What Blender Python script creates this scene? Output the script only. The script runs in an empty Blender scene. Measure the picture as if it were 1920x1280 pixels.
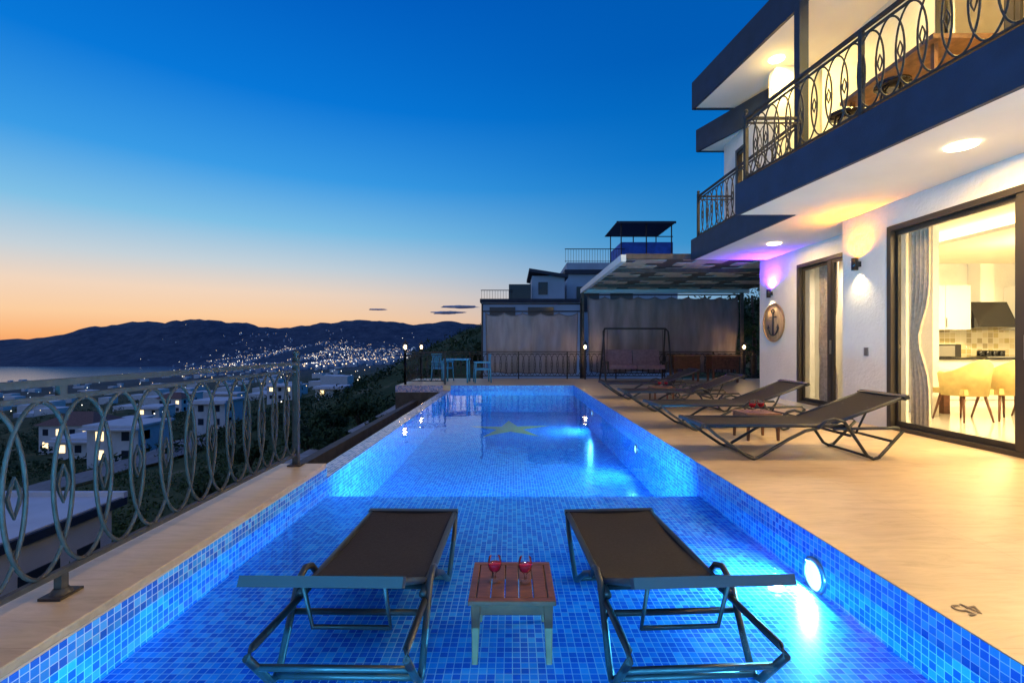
import bpy, math, random
from math import sin, cos, pi, radians, sqrt, exp
from mathutils import Vector, Matrix, noise
random.seed(7)
S = bpy.context.scene
S.view_settings.view_transform = 'Standard'
S.view_settings.look = 'None'
S.view_settings.exposure = 0

def lin(c):
    r = []
    for v in c[:3]:
        v = v/255.0
        r.append(v/12.92 if v <= .04045 else ((v+.055)/1.055)**2.4)
    return (r[0], r[1], r[2], 1)

# ------------------------------------------------------------- materials
def newmat(name):
    m = bpy.data.materials.new(name); m.use_nodes = True
    nt = m.node_tree
    return m, nt, nt.nodes, nt.links, nt.nodes['Principled BSDF']

def mat(name, col, rough=.6, metal=0, nscale=0, namt=.15, bump=0, bscale=40, spec=.5, stretch=None, emit=None):
    m, nt, N, L, P = newmat(name)
    c = (col[0], col[1], col[2], 1)
    P.inputs['Base Color'].default_value = c
    P.inputs['Roughness'].default_value = rough
    P.inputs['Metallic'].default_value = metal
    P.inputs['Specular IOR Level'].default_value = spec
    if nscale or bump:
        g = N.new('ShaderNodeNewGeometry')
        src = g.outputs['Position']
        if stretch:
            mp = N.new('ShaderNodeMapping'); mp.inputs['Scale'].default_value = stretch
            L.new(src, mp.inputs['Vector']); src = mp.outputs[0]
    if nscale:
        n = N.new('ShaderNodeTexNoise'); n.inputs['Scale'].default_value = nscale
        n.inputs['Detail'].default_value = 6
        L.new(src, n.inputs['Vector'])
        r = N.new('ShaderNodeValToRGB')
        r.color_ramp.elements[0].position = .3
        r.color_ramp.elements[1].position = .7
        r.color_ramp.elements[0].color = (max(0, c[0]*(1-namt)), max(0, c[1]*(1-namt)), max(0, c[2]*(1-namt)), 1)
        r.color_ramp.elements[1].color = (c[0]*(1+namt), c[1]*(1+namt), c[2]*(1+namt), 1)
        L.new(n.outputs['Fac'], r.inputs[0]); L.new(r.outputs[0], P.inputs['Base Color'])
    if bump:
        n2 = N.new('ShaderNodeTexNoise'); n2.inputs['Scale'].default_value = bscale
        n2.inputs['Detail'].default_value = 5
        L.new(src, n2.inputs['Vector'])
        b = N.new('ShaderNodeBump'); b.inputs['Strength'].default_value = bump
        b.inputs['Distance'].default_value = .02
        L.new(n2.outputs['Fac'], b.inputs['Height']); L.new(b.outputs[0], P.inputs['Normal'])
    return m

def emis(name, col, s):
    m, nt, N, L, P = newmat(name)
    P.inputs['Base Color'].default_value = (col[0], col[1], col[2], 1)
    P.inputs['Emission Color'].default_value = (col[0], col[1], col[2], 1)
    P.inputs['Emission Strength'].default_value = s
    return m

def glassmat(name, tint=(1, 1, 1), bl=.16, rough=0.0):
    m, nt, N, L, P = newmat(name)
    N.remove(P)
    out = N['Material Output']
    t = N.new('ShaderNodeBsdfTransparent'); t.inputs[0].default_value = (*tint, 1)
    g = N.new('ShaderNodeBsdfGlossy'); g.inputs['Roughness'].default_value = rough
    f = N.new('ShaderNodeLayerWeight'); f.inputs[0].default_value = bl
    x = N.new('ShaderNodeMixShader')
    L.new(f.outputs['Fresnel'], x.inputs[0]); L.new(t.outputs[0], x.inputs[1]); L.new(g.outputs[0], x.inputs[2])
    L.new(x.outputs[0], out.inputs[0])
    return m

def mosaic(name, axes, size=.038, cols=None, grout=(.42, .6, .8)):
    """glass mosaic: square tiles, random shade each, pale grout"""
    m, nt, N, L, P = newmat(name)
    g = N.new('ShaderNodeNewGeometry'); sp = N.new('ShaderNodeSeparateXYZ')
    L.new(g.outputs['Position'], sp.inputs[0])
    cb = N.new('ShaderNodeCombineXYZ')
    L.new(sp.outputs[axes[0]], cb.inputs[0]); L.new(sp.outputs[axes[1]], cb.inputs[1])
    sc = N.new('ShaderNodeVectorMath'); sc.operation = 'SCALE'; sc.inputs['Scale'].default_value = 1/size
    L.new(cb.outputs[0], sc.inputs[0])
    fl = N.new('ShaderNodeVectorMath'); fl.operation = 'FLOOR'; L.new(sc.outputs[0], fl.inputs[0])
    fr = N.new('ShaderNodeVectorMath'); fr.operation = 'FRACTION'; L.new(sc.outputs[0], fr.inputs[0])
    wn = N.new('ShaderNodeTexWhiteNoise'); wn.noise_dimensions = '2D'; L.new(fl.outputs[0], wn.inputs['Vector'])
    r = N.new('ShaderNodeValToRGB'); r.color_ramp.interpolation = 'CONSTANT'
    cols = cols or [(.015, .11, .58), (.02, .16, .66), (.025, .21, .7), (.035, .27, .74), (.02, .13, .62), (.07, .36, .8)]
    while len(r.color_ramp.elements) < len(cols): r.color_ramp.elements.new(.5)
    for i, c in enumerate(cols):
        r.color_ramp.elements[i].position = i/len(cols); r.color_ramp.elements[i].color = (*c, 1)
    L.new(wn.outputs['Value'], r.inputs[0])
    s2 = N.new('ShaderNodeSeparateXYZ'); L.new(fr.outputs[0], s2.inputs[0])
    mn = N.new('ShaderNodeMath'); mn.operation = 'MINIMUM'
    L.new(s2.outputs[0], mn.inputs[0]); L.new(s2.outputs[1], mn.inputs[1])
    lt = N.new('ShaderNodeMath'); lt.operation = 'LESS_THAN'; lt.inputs[1].default_value = .10
    L.new(mn.outputs[0], lt.inputs[0])
    mx = N.new('ShaderNodeMix'); mx.data_type = 'RGBA'
    L.new(lt.outputs[0], mx.inputs['Factor']); L.new(r.outputs[0], mx.inputs[6])
    mx.inputs[7].default_value = (*grout, 1)
    L.new(mx.outputs[2], P.inputs['Base Color'])
    P.inputs['Roughness'].default_value = .25
    return m

def travertine(name, base=(.56, .43, .28)):
    m, nt, N, L, P = newmat(name)
    g = N.new('ShaderNodeNewGeometry')
    mp = N.new('ShaderNodeMapping'); mp.inputs['Scale'].default_value = (.9, 4.5, 4)
    L.new(g.outputs['Position'], mp.inputs['Vector'])
    n = N.new('ShaderNodeTexNoise'); n.inputs['Scale'].default_value = 2.4; n.inputs['Detail'].default_value = 10
    n.inputs['Roughness'].default_value = .7; n.inputs['Distortion'].default_value = 1.2
    L.new(mp.outputs[0], n.inputs['Vector'])
    r = N.new('ShaderNodeValToRGB')
    e = r.color_ramp.elements
    e[0].position = .28; e[0].color = (base[0]*.68, base[1]*.65, base[2]*.6, 1)
    e[1].position = .66; e[1].color = (base[0]*1.06, base[1]*1.06, base[2]*1.07, 1)
    x = e.new(.46); x.color = (base[0]*.9, base[1]*.89, base[2]*.87, 1)
    L.new(n.outputs['Fac'], r.inputs[0])
    n3 = N.new('ShaderNodeTexNoise'); n3.inputs['Scale'].default_value = .8; n3.inputs['Detail'].default_value = 4
    L.new(g.outputs['Position'], n3.inputs['Vector'])
    r3 = N.new('ShaderNodeValToRGB'); r3.color_ramp.elements[0].position = .35; r3.color_ramp.elements[1].position = .6
    r3.color_ramp.elements[0].color = (.86, .84, .82, 1); r3.color_ramp.elements[1].color = (1, 1, 1, 1)
    L.new(n3.outputs['Fac'], r3.inputs[0])
    br = N.new('ShaderNodeTexBrick'); br.offset = 0
    br.inputs['Color1'].default_value = (1, 1, 1, 1); br.inputs['Color2'].default_value = (.94, .94, .94, 1)
    br.inputs['Mortar'].default_value = (.76, .72, .68, 1)
    br.inputs['Scale'].default_value = 1; br.inputs['Mortar Size'].default_value = .002
    br.inputs['Brick Width'].default_value = .9; br.inputs['Row Height'].default_value = .9
    L.new(g.outputs['Position'], br.inputs['Vector'])
    mx = N.new('ShaderNodeMix'); mx.data_type = 'RGBA'; mx.blend_type = 'MULTIPLY'
    mx.inputs['Factor'].default_value = 1
    L.new(r.outputs[0], mx.inputs[6]); L.new(br.outputs['Color'], mx.inputs[7])
    mx2 = N.new('ShaderNodeMix'); mx2.data_type = 'RGBA'; mx2.blend_type = 'MULTIPLY'; mx2.inputs['Factor'].default_value = 1
    L.new(mx.outputs[2], mx2.inputs[6]); L.new(r3.outputs[0], mx2.inputs[7])
    L.new(mx2.outputs[2], P.inputs['Base Color'])
    P.inputs['Roughness'].default_value = .38
    b = N.new('ShaderNodeBump'); b.inputs['Strength'].default_value = .12; b.inputs['Distance'].default_value = .01
    L.new(n.outputs['Fac'], b.inputs['Height']); L.new(b.outputs[0], P.inputs['Normal'])
    return m

M = {}
M['trav'] = travertine('travertine')
M['tile_xy'] = mosaic('pool_mosaic_floor', (0, 1))
M['tile_yz'] = mosaic('pool_mosaic_side', (1, 2))
M['tile_xz'] = mosaic('pool_mosaic_end', (0, 2))
M['star'] = mosaic('pool_mosaic_star', (0, 1), cols=[(1, .5, .0), (1, .58, .01), (.9, .5, .02), (1, .42, .0)], grout=(.8, .6, .2))
M['iron'] = mat('wrought_iron', (.036, .031, .03), .6, .0, 30, .3, spec=.3)
M['frame'] = mat('lounger_frame', (.022, .026, .034), .45, .3)
M['mesh'] = mat('textilene', (.018, .016, .018), .8, 0, 60, .25, .2, 300, spec=.25)
M['wood'] = mat('dark_wood', (.12, .045, .022), .45, 0, 14, .4, stretch=(1, 6, 1))
M['wood2'] = mat('table_wood', (.25, .12, .05), .5, 0, 10, .35)
M['white'] = mat('white_plaster', (.76, .74, .69), .8, 0, 3, .04, .5, 22)
M['soffit'] = mat('soffit_paint', (.80, .74, .62), .8, 0, 2, .03)
M['navy'] = mat('navy_render', (.012, .022, .048), .65, 0, 4, .2, .15, 60)
M['dframe'] = mat('door_frame', (.05, .042, .036), .4, .3)
M['glass'] = glassmat('window_glass', bl=.12)
M['curtain'] = mat('blind_fabric', (.27, .225, .235), .95, 0, 6, .16, .3, 9, stretch=(1, 1, .18), spec=.1)
M['hem'] = mat('blind_hem', (.16, .13, .14), .95)
M['drape'] = mat('drape', (.5, .42, .34), .9, 0, 20, .2)
M['slat_d'] = mat('slat_dark', (.10, .07, .055), .7, 0, 8, .3)
M['slat_l'] = mat('slat_light', (.62, .46, .34), .7, 0, 8, .2)
M['beam'] = mat('white_beam', (.7, .68, .65), .6)
M['turq'] = mat('turquoise_chair', (.04, .24, .42), .6)
M['cush'] = mat('cushion', (.2, .13, .16), .9, 0, 12, .2)
M['darkwall'] = mat('dark_stone', (.035, .035, .037), .7, 0, 5, .4, .3, 20)
M['bulb'] = emis('warm_bulb', (1, .72, .32), 14)
M['down'] = emis('downlight_face', (1, .9, .62), 9)
M['poolamp'] = emis('pool_lamp_face', (.45, .85, 1), 3.2)
M['wineglass'] = glassmat('glass_clear', bl=.25)
M['wine'] = mat('red_wine', (.30, .004, .012), .1)
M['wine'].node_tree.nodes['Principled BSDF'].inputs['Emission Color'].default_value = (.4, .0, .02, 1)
M['wine'].node_tree.nodes['Principled BSDF'].inputs['Emission Strength'].default_value = .04  # faint glow put into the wine, which is no light source
M['lightwood'] = mat('plaque_wood', (.5, .34, .18), .6, 0, 6, .35, stretch=(1, 8, 1))
M['rope'] = mat('rope', (.35, .22, .1), .9, 0, 60, .4)
M['gloss'] = mat('polished_floor', (.7, .66, .58), .08)
M['cab'] = mat('white_cabinet', (.8, .78, .72), .3)
M['beige'] = mat('beige_velvet', (.62, .47, .18), .8, 0, 9, .15)
M['black'] = mat('black_gloss', (.01, .01, .012), .15)
M['metal'] = mat('steel', (.4, .4, .4), .3, 1)
M['cove'] = emis('cove_light', (1, .85, .5), 4)
M['mark'] = mat('engraved_mark', (.16, .12, .09), .8)
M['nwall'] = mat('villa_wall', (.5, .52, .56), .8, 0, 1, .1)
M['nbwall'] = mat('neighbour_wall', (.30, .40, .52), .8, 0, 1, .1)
M['nglass'] = mat('neighbour_window', (.02, .03, .05), .1)
M['blue'] = mat('blue_tarp', (.015, .09, .45), .7, 0, 2, .3)
M['roofred'] = mat('roof_tile', (.14, .07, .055), .8, 0, 4, .3)
M['bark'] = mat('bark', (.07, .05, .035), .9, 0, 8, .3)

def leafmat(name, a, b):
    m, nt, N, L, P = newmat(name)
    g = N.new('ShaderNodeNewGeometry')
    n = N.new('ShaderNodeTexNoise'); n.inputs['Scale'].default_value = .9; n.inputs['Detail'].default_value = 4
    L.new(g.outputs['Position'], n.inputs['Vector'])
    r = N.new('ShaderNodeValToRGB'); r.color_ramp.elements[0].position = .35; r.color_ramp.elements[1].position = .65
    r.color_ramp.elements[0].color = (*a, 1); r.color_ramp.elements[1].color = (*b, 1)
    L.new(n.outputs['Fac'], r.inputs[0]); L.new(r.outputs[0], P.inputs['Base Color'])
    P.inputs['Roughness'].default_value = .9
    P.inputs['Specular IOR Level'].default_value = .2
    return m
M['leaf'] = leafmat('scrub_leaves', (.018, .042, .012), (.075, .115, .035))
M['leaf2'] = leafmat('tree_leaves', (.013, .032, .015), (.04, .07, .028))

# ------------------------------------------------------------- mesh builder
class B:
    def __init__(s): s.v = []; s.f = []; s.m = []; s.sm = []; s.mats = []
    def mi(s, k):
        if k not in s.mats: s.mats.append(k)
        return s.mats.index(k)
    def add(s, vs, fs, k, smooth=False):
        o = len(s.v); s.v += [tuple(p) for p in vs]; i = s.mi(k)
        for f in fs: s.f.append(tuple(a+o for a in f)); s.m.append(i); s.sm.append(smooth)
    def box(s, x0, x1, y0, y1, z0, z1, k, T=None):
        vs = [Vector((x, y, z)) for x in (x0, x1) for y in (y0, y1) for z in (z0, z1)]
        if T is not None: vs = [T @ p for p in vs]
        s.add(vs, [(0, 1, 3, 2), (4, 6, 7, 5), (0, 4, 5, 1), (2, 3, 7, 6), (0, 2, 6, 4), (1, 5, 7, 3)], k)
    def prism(s, poly, z0, z1, k):
        n = len(poly)
        vs = [(p[0], p[1], z0) for p in poly]+[(p[0], p[1], z1) for p in poly]
        fs = [tuple(range(n))[::-1], tuple(range(n, 2*n))]+[(i, (i+1) % n, n+(i+1) % n, n+i) for i in range(n)]
        s.add(vs, fs, k)
    def quad(s, a, b, c, d, k): s.add([a, b, c, d], [(0, 1, 2, 3)], k)
    def tube(s, pts, r, k, closed=False, sides=6, r2=None):
        pts = [Vector(p) for p in pts]; n = len(pts); vs = []; up0 = None
        for i, p in enumerate(pts):
            if closed: d = pts[(i+1) % n]-pts[i-1]
            else: d = pts[min(i+1, n-1)]-pts[max(i-1, 0)]
            d.normalize()
            if up0 is None:
                up0 = Vector((0, 0, 1)) if abs(d.z) < .9 else Vector((0, 1, 0))
            a = d.cross(up0)
            if a.length < .01: a = d.cross(Vector((1, 0, 0)))
            a.normalize(); b = a.cross(d); b.normalize(); up0 = b
            rr = r if r2 is None else r+(r2-r)*i/max(1, n-1)
            for j in range(sides):
                t = 2*pi*(j+.5)/sides
                vs.append(p+a*cos(t)*rr+b*sin(t)*rr)
        fs = []
        for i in range(n if closed else n-1):
            q = (i+1) % n
            for j in range(sides):
                w = (j+1) % sides
                fs.append((i*sides+j, i*sides+w, q*sides+w, q*sides+j))
        if not closed:
            fs.append(tuple(range(sides))[::-1]); fs.append(tuple(range((n-1)*sides, n*sides)))
        s.add(vs, fs, k, sides > 4)
    def lathe(s, prof, c, k, n=20, axis='z', cap=False):
        vs = []
        for (r, h) in prof:
            for j in range(n):
                t = 2*pi*j/n; a, b = r*cos(t), r*sin(t)
                if axis == 'z': vs.append((c[0]+a, c[1]+b, c[2]+h))
                elif axis == 'x': vs.append((c[0]+h, c[1]+a, c[2]+b))
                else: vs.append((c[0]+a, c[1]+h, c[2]+b))
        fs = [(i*n+j, i*n+(j+1) % n, (i+1)*n+(j+1) % n, (i+1)*n+j) for i in range(len(prof)-1) for j in range(n)]
        if cap:
            fs.append(tuple(range(n))[::-1]); fs.append(tuple(range((len(prof)-1)*n, len(prof)*n)))
        s.add(vs, fs, k, True)
    def cyl(s, c, r, h, k, axis='z', n=20): s.lathe([(r, 0), (r, h)], c, k, n, axis, True)
    def obj(s, name, parent=None, T=None):
        me = bpy.data.meshes.new(name); me.from_pydata(s.v, [], s.f)
        for k in s.mats: me.materials.append(M[k] if isinstance(k, str) else k)
        me.polygons.foreach_set('material_index', s.m)
        me.polygons.foreach_set('use_smooth', s.sm)
        me.update()
        o = bpy.data.objects.new(name, me); S.collection.objects.link(o)
        if parent: o.parent = parent
        if T is not None: o.matrix_world = T
        return o

def empty(name):
    o = bpy.data.objects.new(name, None); S.collection.objects.link(o); return o

def bevel(o, w=.006, seg=2):
    md = o.modifiers.new('bevel', 'BEVEL'); md.width = w; md.segments = seg; md.limit_method = 'ANGLE'
    md.angle_limit = radians(50)

# ------------------------------------------------------------- camera
cam = bpy.data.cameras.new('camera'); co = bpy.data.objects.new('camera', cam); S.collection.objects.link(co)
co.location = (0, 0, 1.13); co.rotation_euler = (radians(90), 0, 0)
cam.sensor_width = 36; cam.lens = 16.875; cam.shift_y = .0052; cam.clip_end = 40000; cam.clip_start = .05
S.camera = co

# ------------------------------------------------------------- world (dusk sky)
W = bpy.data.worlds.new('World'); S.world = W; W.use_nodes = True
nt = W.node_tree; N = nt.nodes; L = nt.links
bg = N['Background']
tc = N.new('ShaderNodeTexCoord'); sp = N.new('ShaderNodeSeparateXYZ'); L.new(tc.outputs['Generated'], sp.inputs[0])
def ramp(stops):
    r = N.new('ShaderNodeValToRGB'); r.color_ramp.interpolation = 'LINEAR'
    while len(r.color_ramp.elements) < len(stops): r.color_ramp.elements.new(.5)
    for i, (p, c) in enumerate(stops):
        r.color_ramp.elements[i].position = p; r.color_ramp.elements[i].color = lin(c)
    L.new(sp.outputs[2], r.inputs[0]); return r
warm = ramp([(0, (246, 156, 98)), (.02, (252, 180, 118)), (.055, (252, 206, 160)), (.1, (242, 214, 190)), (.15, (198, 210, 218)),
             (.22, (128, 192, 230)), (.31, (58, 156, 230)), (.43, (8, 120, 216)), (.6, (0, 90, 190)), (1, (0, 70, 155))])
cool = ramp([(0, (205, 165, 158)), (.04, (188, 176, 182)), (.09, (124, 168, 202)), (.2, (48, 143, 206)), (.35, (6, 114, 198)), (.5, (0, 92, 182)), (1, (0, 68, 152))])
cxy = N.new('ShaderNodeCombineXYZ'); L.new(sp.outputs[0], cxy.inputs[0]); L.new(sp.outputs[1], cxy.inputs[1])
nm = N.new('ShaderNodeVectorMath'); nm.operation = 'NORMALIZE'; L.new(cxy.outputs[0], nm.inputs[0])
dt = N.new('ShaderNodeVectorMath'); dt.operation = 'DOT_PRODUCT'; L.new(nm.outputs[0], dt.inputs[0])
dt.inputs[1].default_value = (-.85, .53, 0)
mr = N.new('ShaderNodeMapRange'); mr.interpolation_type = 'SMOOTHSTEP'
mr.inputs['From Min'].default_value = .1; mr.inputs['From Max'].default_value = .95
L.new(dt.outputs['Value'], mr.inputs['Value'])
mx = N.new('ShaderNodeMix'); mx.data_type = 'RGBA'
L.new(mr.outputs[0], mx.inputs['Factor']); L.new(cool.outputs[0], mx.inputs[6]); L.new(warm.outputs[0], mx.inputs[7])
L.new(mx.outputs[2], bg.inputs['Color']); bg.inputs['Strength'].default_value = 1.0

# added ambient fill lamp over the dusk sky (huge angle, no hard shadow)
sl = bpy.data.lights.new('sky_fill', 'SUN'); sl.energy = .42; sl.angle = radians(110); sl.color = (1, .86, .74)
so = bpy.data.objects.new('sky_fill', sl); S.collection.objects.link(so)
so.rotation_euler = Vector((.5, .35, -.8)).to_track_quat('-Z', 'Y').to_euler()

# ------------------------------------------------------------- lights
def light(name, typ, loc, e, col, size=.1, d=None, parent=None, spot=None, blend=.6):
    l = bpy.data.lights.new(name, typ); l.energy = e; l.color = col
    if typ == 'AREA': l.shape = 'DISK'; l.size = size
    else: l.shadow_soft_size = size
    if typ == 'SPOT': l.spot_size = radians(spot); l.spot_blend = blend
    o = bpy.data.objects.new(name, l); S.collection.objects.link(o); o.location = loc
    if d is not None: o.rotation_euler = Vector(d).to_track_quat('-Z', 'Y').to_euler()
    if parent: o.parent = parent
    return o

# ------------------------------------------------------------- terrain
def hgt(x, y):
    w = max(0., -x-4.5)
    z = -1.9-1.25*(w**.61) if w > 0 else -1.9
    if x < -1600: z -= (-x-1600)*.06
    z = max(z, -200)
    d = sqrt((x-95)**2+((y-165)*.8)**2)
    zh = 63.5-.5*sqrt(d*d+38**2)
    if zh > 5: zh = 5+(zh-5)*.22
    if y < 70: zh -= (70-y)*.9
    k = 3.
    z = z+max(0, zh-z) if zh-z > k else (z if zh-z < -k else z+(zh-z+k)**2/(4*k))
    r = sqrt(x*x+y*y)
    def g(cx, cy, sx, sy, h):
        return h*exp(-((x-cx)/sx)**2-((y-cy)/sy)**2)
    if r > 700:
        mz = 0
        mz += g(-3350, 4600, 850, 650, 170)+g(-3600, 4800, 1900, 740, 320)
        mz += g(-5700, 4900, 900, 700, 130)
        mz += g(-1750, 5000, 1100, 800, 215)
        mz += g(-500, 5200, 900, 900, 225)
        mz += g(-2200, 8300, 1100, 900, 380)
        mz += g(-3000, 9500, 1300, 900, 420)
        mz += g(-1500, 3500, 900, 500, 70)
        n = noise.fractal(Vector((x/620, y/620, 7.1)), 1, 2.1, 6)
        z += mz*(1+.22*n)
        z += 8*noise.fractal(Vector((x/300, y/300, 0)), 1, 2, 5)*min(1, (r-700)/800)
    if r > 22:
        a = min(1, (r-22)/120)
        z += a*2.4*noise.fractal(Vector((x/26, y/26, 1)), 1, 2, 4) + a*.5*noise.noise(Vector((x/5, y/5, 2)))
    elif w > 2:
        z += .25*noise.noise(Vector((x/2.5, y/2.5, 2)))
    return z

def terrain():
    angs = [radians(-62+124*i/330) for i in range(331)]+[radians(62+236*i/50) for i in range(1, 50)]
    rad = [2.5*(12000/2.5)**(i/200) for i in range(201)]
    vs = []; fs = []; n = len(angs)
    for r in rad:
        for a in angs:
            x, y = r*sin(a), r*cos(a); vs.append((x, y, hgt(x, y)))
    for i in range(len(rad)-1):
        for j in range(n):
            q = (j+1) % n; fs.append((i*n+j, (i+1)*n+j, (i+1)*n+q, i*n+q))
    m, nt, N, L, P = newmat('hillside')
    g = N.new('ShaderNodeNewGeometry')
    n1 = N.new('ShaderNodeTexNoise'); n1.inputs['Scale'].default_value = .12; n1.inputs['Detail'].default_value = 10
    n1.inputs['Roughness'].default_value = .7
    L.new(g.outputs['Position'], n1.inputs['Vector'])
    r1 = N.new('ShaderNodeValToRGB'); e = r1.color_ramp.elements
    e[0].position = .40; e[0].color = (.02, .04, .016, 1); e[1].position = .70; e[1].color = (.2, .17, .12, 1)
    x = e.new(.58); x.color = (.045, .065, .026, 1)
    L.new(n1.outputs['Fac'], r1.inputs[0])
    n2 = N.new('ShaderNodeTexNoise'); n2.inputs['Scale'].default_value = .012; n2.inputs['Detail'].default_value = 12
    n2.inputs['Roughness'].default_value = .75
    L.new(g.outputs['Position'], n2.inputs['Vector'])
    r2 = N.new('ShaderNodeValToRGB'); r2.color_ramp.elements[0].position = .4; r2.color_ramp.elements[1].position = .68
    r2.color_ramp.elements[0].color = (.03, .052, .092, 1); r2.color_ramp.elements[1].color = (.075, .105, .155, 1)  # blue-grey tones: distance haze put into the base colour
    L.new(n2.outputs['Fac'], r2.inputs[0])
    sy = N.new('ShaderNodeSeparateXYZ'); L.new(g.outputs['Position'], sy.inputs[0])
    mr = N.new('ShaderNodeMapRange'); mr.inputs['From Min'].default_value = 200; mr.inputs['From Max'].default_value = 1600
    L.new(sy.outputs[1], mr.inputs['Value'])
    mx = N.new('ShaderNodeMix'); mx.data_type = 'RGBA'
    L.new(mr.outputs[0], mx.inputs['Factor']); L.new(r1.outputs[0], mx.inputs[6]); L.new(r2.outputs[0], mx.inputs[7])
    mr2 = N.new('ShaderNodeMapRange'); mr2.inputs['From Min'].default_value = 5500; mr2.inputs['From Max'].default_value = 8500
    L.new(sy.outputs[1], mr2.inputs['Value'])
    mx2 = N.new('ShaderNodeMix'); mx2.data_type = 'RGBA'; mx2.inputs[7].default_value = (.2, .26, .36, 1)  # palest tone on the farthest ranges, haze painted in
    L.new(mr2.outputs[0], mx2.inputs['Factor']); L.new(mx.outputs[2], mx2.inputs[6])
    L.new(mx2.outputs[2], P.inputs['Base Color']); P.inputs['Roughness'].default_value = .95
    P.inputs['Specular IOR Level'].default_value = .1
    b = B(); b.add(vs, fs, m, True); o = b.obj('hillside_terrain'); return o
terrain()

b = B(); msea = mat('sea', (.10, .16, .24), .18, 0, 0)
b.quad((-15000, 500, -150), (6000, 500, -150), (6000, 15000, -150), (-15000, 15000, -150), msea); b.obj('sea')

# roads on the slope
def road(name, pts, w, k, n=14):
    P = [Vector((p[0], p[1], 0)) for p in pts]; out = []
    for i in range(len(P)-1):
        p0 = P[max(i-1, 0)]; p1 = P[i]; p2 = P[i+1]; p3 = P[min(i+2, len(P)-1)]
        for j in range(n):
            t = j/n
            out.append(.5*((2*p1)+(-p0+p2)*t+(2*p0-5*p1+4*p2-p3)*t*t+(-p0+3*p1-3*p2+p3)*t**3))
    out.append(P[-1]); vs = []; fs = []
    for i, p in enumerate(out):
        d = (out[min(i+1, len(out)-1)]-out[max(i-1, 0)]).normalized(); nn = Vector((-d.y, d.x, 0))
        zc = max(hgt(*(p+nn*w*t).xy) for t in (-.6, 0, .6))+.25
        for t in (-.5, -.17, .17, .5):
            q = p+nn*w*t; vs.append((q.x, q.y, zc))
    for i in range(len(out)-1):
        for j in range(3): fs.append((i*4+j, i*4+j+1, i*4+5+j, i*4+4+j))
    b = B(); b.add(vs, fs, k, True)
    return b.obj(name)
M['asph'] = mat('asphalt', (.15, .15, .16), .85, 0, 1.5, .25)
M['gravel'] = mat('gravel', (.28, .26, .24), .95, 0, 1.2, .3, .3, 10)
road('asphalt_road', [(-90, 34), (-62, 44), (-50, 52), (-44, 62), (-52, 80), (-75, 100), (-110, 130), (-150, 190)], 5.5, 'asph')
road('gravel_path', [(-7.6, 15), (-8.2, 20), (-9, 25), (-7.5, 31), (-4.5, 37), (-1, 42)], 2.6, 'gravel')

# ------------------------------------------------------------- vegetation
VL = [('red_roof_villa', -100, 112, 12, 9, 6, 'hip'), ('white_villa', -126, 170, 8, 8, 6, 'flat'), ('white_villa', -155, 262, 15, 9, 4.5, 'flat'),
      ('white_villa', -118, 150, 7, 6, 3, 'flat'), ('red_roof_villa', -75, 125, 8, 7, 3.2, 'hip'), ('white_villa', -205, 300, 18, 9, 5, 'flat'),
      ('white_villa', -52, 140, 8, 7, 3, 'flat'), ('white_villa', -62, 78, 8, 7, 5.8, 'flat'), ('white_villa', -80, 92, 9, 7, 3.2, 'flat'),
      ('white_villa', -66, 108, 7, 7, 5.8, 'flat'), ('white_villa', -92, 150, 9, 8, 6, 'flat'), ('red_roof_villa', -140, 200, 10, 8, 6, 'hip'),
      ('white_villa', -90, 190, 10, 8, 5.8, 'flat'), ('white_villa', -110, 240, 12, 9, 6, 'flat')]
def clump(b, c, r, n, ls, k, fl=.7):
    vs = []; fs = []
    for i in range(n):
        u = Vector((random.gauss(0, 1), random.gauss(0, 1), random.gauss(0, 1))); u.normalize()
        rr = r*random.uniform(.45, 1.05)*(1+.35*noise.noise(u*1.7+Vector(c)))
        p = Vector(c)+Vector((u.x*rr, u.y*rr, u.z*rr*fl))
        a = Vector((random.gauss(0, 1), random.gauss(0, 1), random.gauss(0, 1))).normalized()
        d = a.cross(u)
        if d.length < .05: continue
        d.normalize(); s = ls*random.uniform(.6, 1.3); o = len(vs)
        vs += [p-a*s, p-d*s*.45, p+a*s, p+d*s*.45]; fs.append((o, o+1, o+2, o+3))
    b.add(vs, fs, k)
def onroad(x, y):
    return (abs(x+8.2) < 2.0 and 12 < y < 30)
b = B()
for i in range(1000):
    y = 3+75*random.random()**1.3; x = -random.uniform(5.2, 8+y*1.25)
    if -28 < x < -12 and 9 < y < 19.5: continue
    if onroad(x, y) or abs(x+49) < 8 and 40 < y < 66: continue
    if any(abs(x-v[1]) < 6 and -9 < y-v[2] < 5 for v in VL): continue
    r = random.uniform(.35, 1.25); clump(b, (x, y, hgt(x, y)+r*.4), r, int(50*r+24), .09+.035*r, 'leaf')
b.obj('scrub_bushes')
b = B()
for i in range(2100):
    y = 60*(9**random.random()); x = random.uniform(-1.2*y, .55*y)
    if x > -10 and y < 70: continue
    if any(abs(x-v[1]) < v[3]/2+3 and -14 < y-v[2] < 6 for v in VL): continue
    z = hgt(x, y); r = random.uniform(.7, 2.0); clump(b, (x, y, z+r*.5), r, 36, .22*r, 'leaf2', .85)
b.obj('distant_trees')
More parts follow.
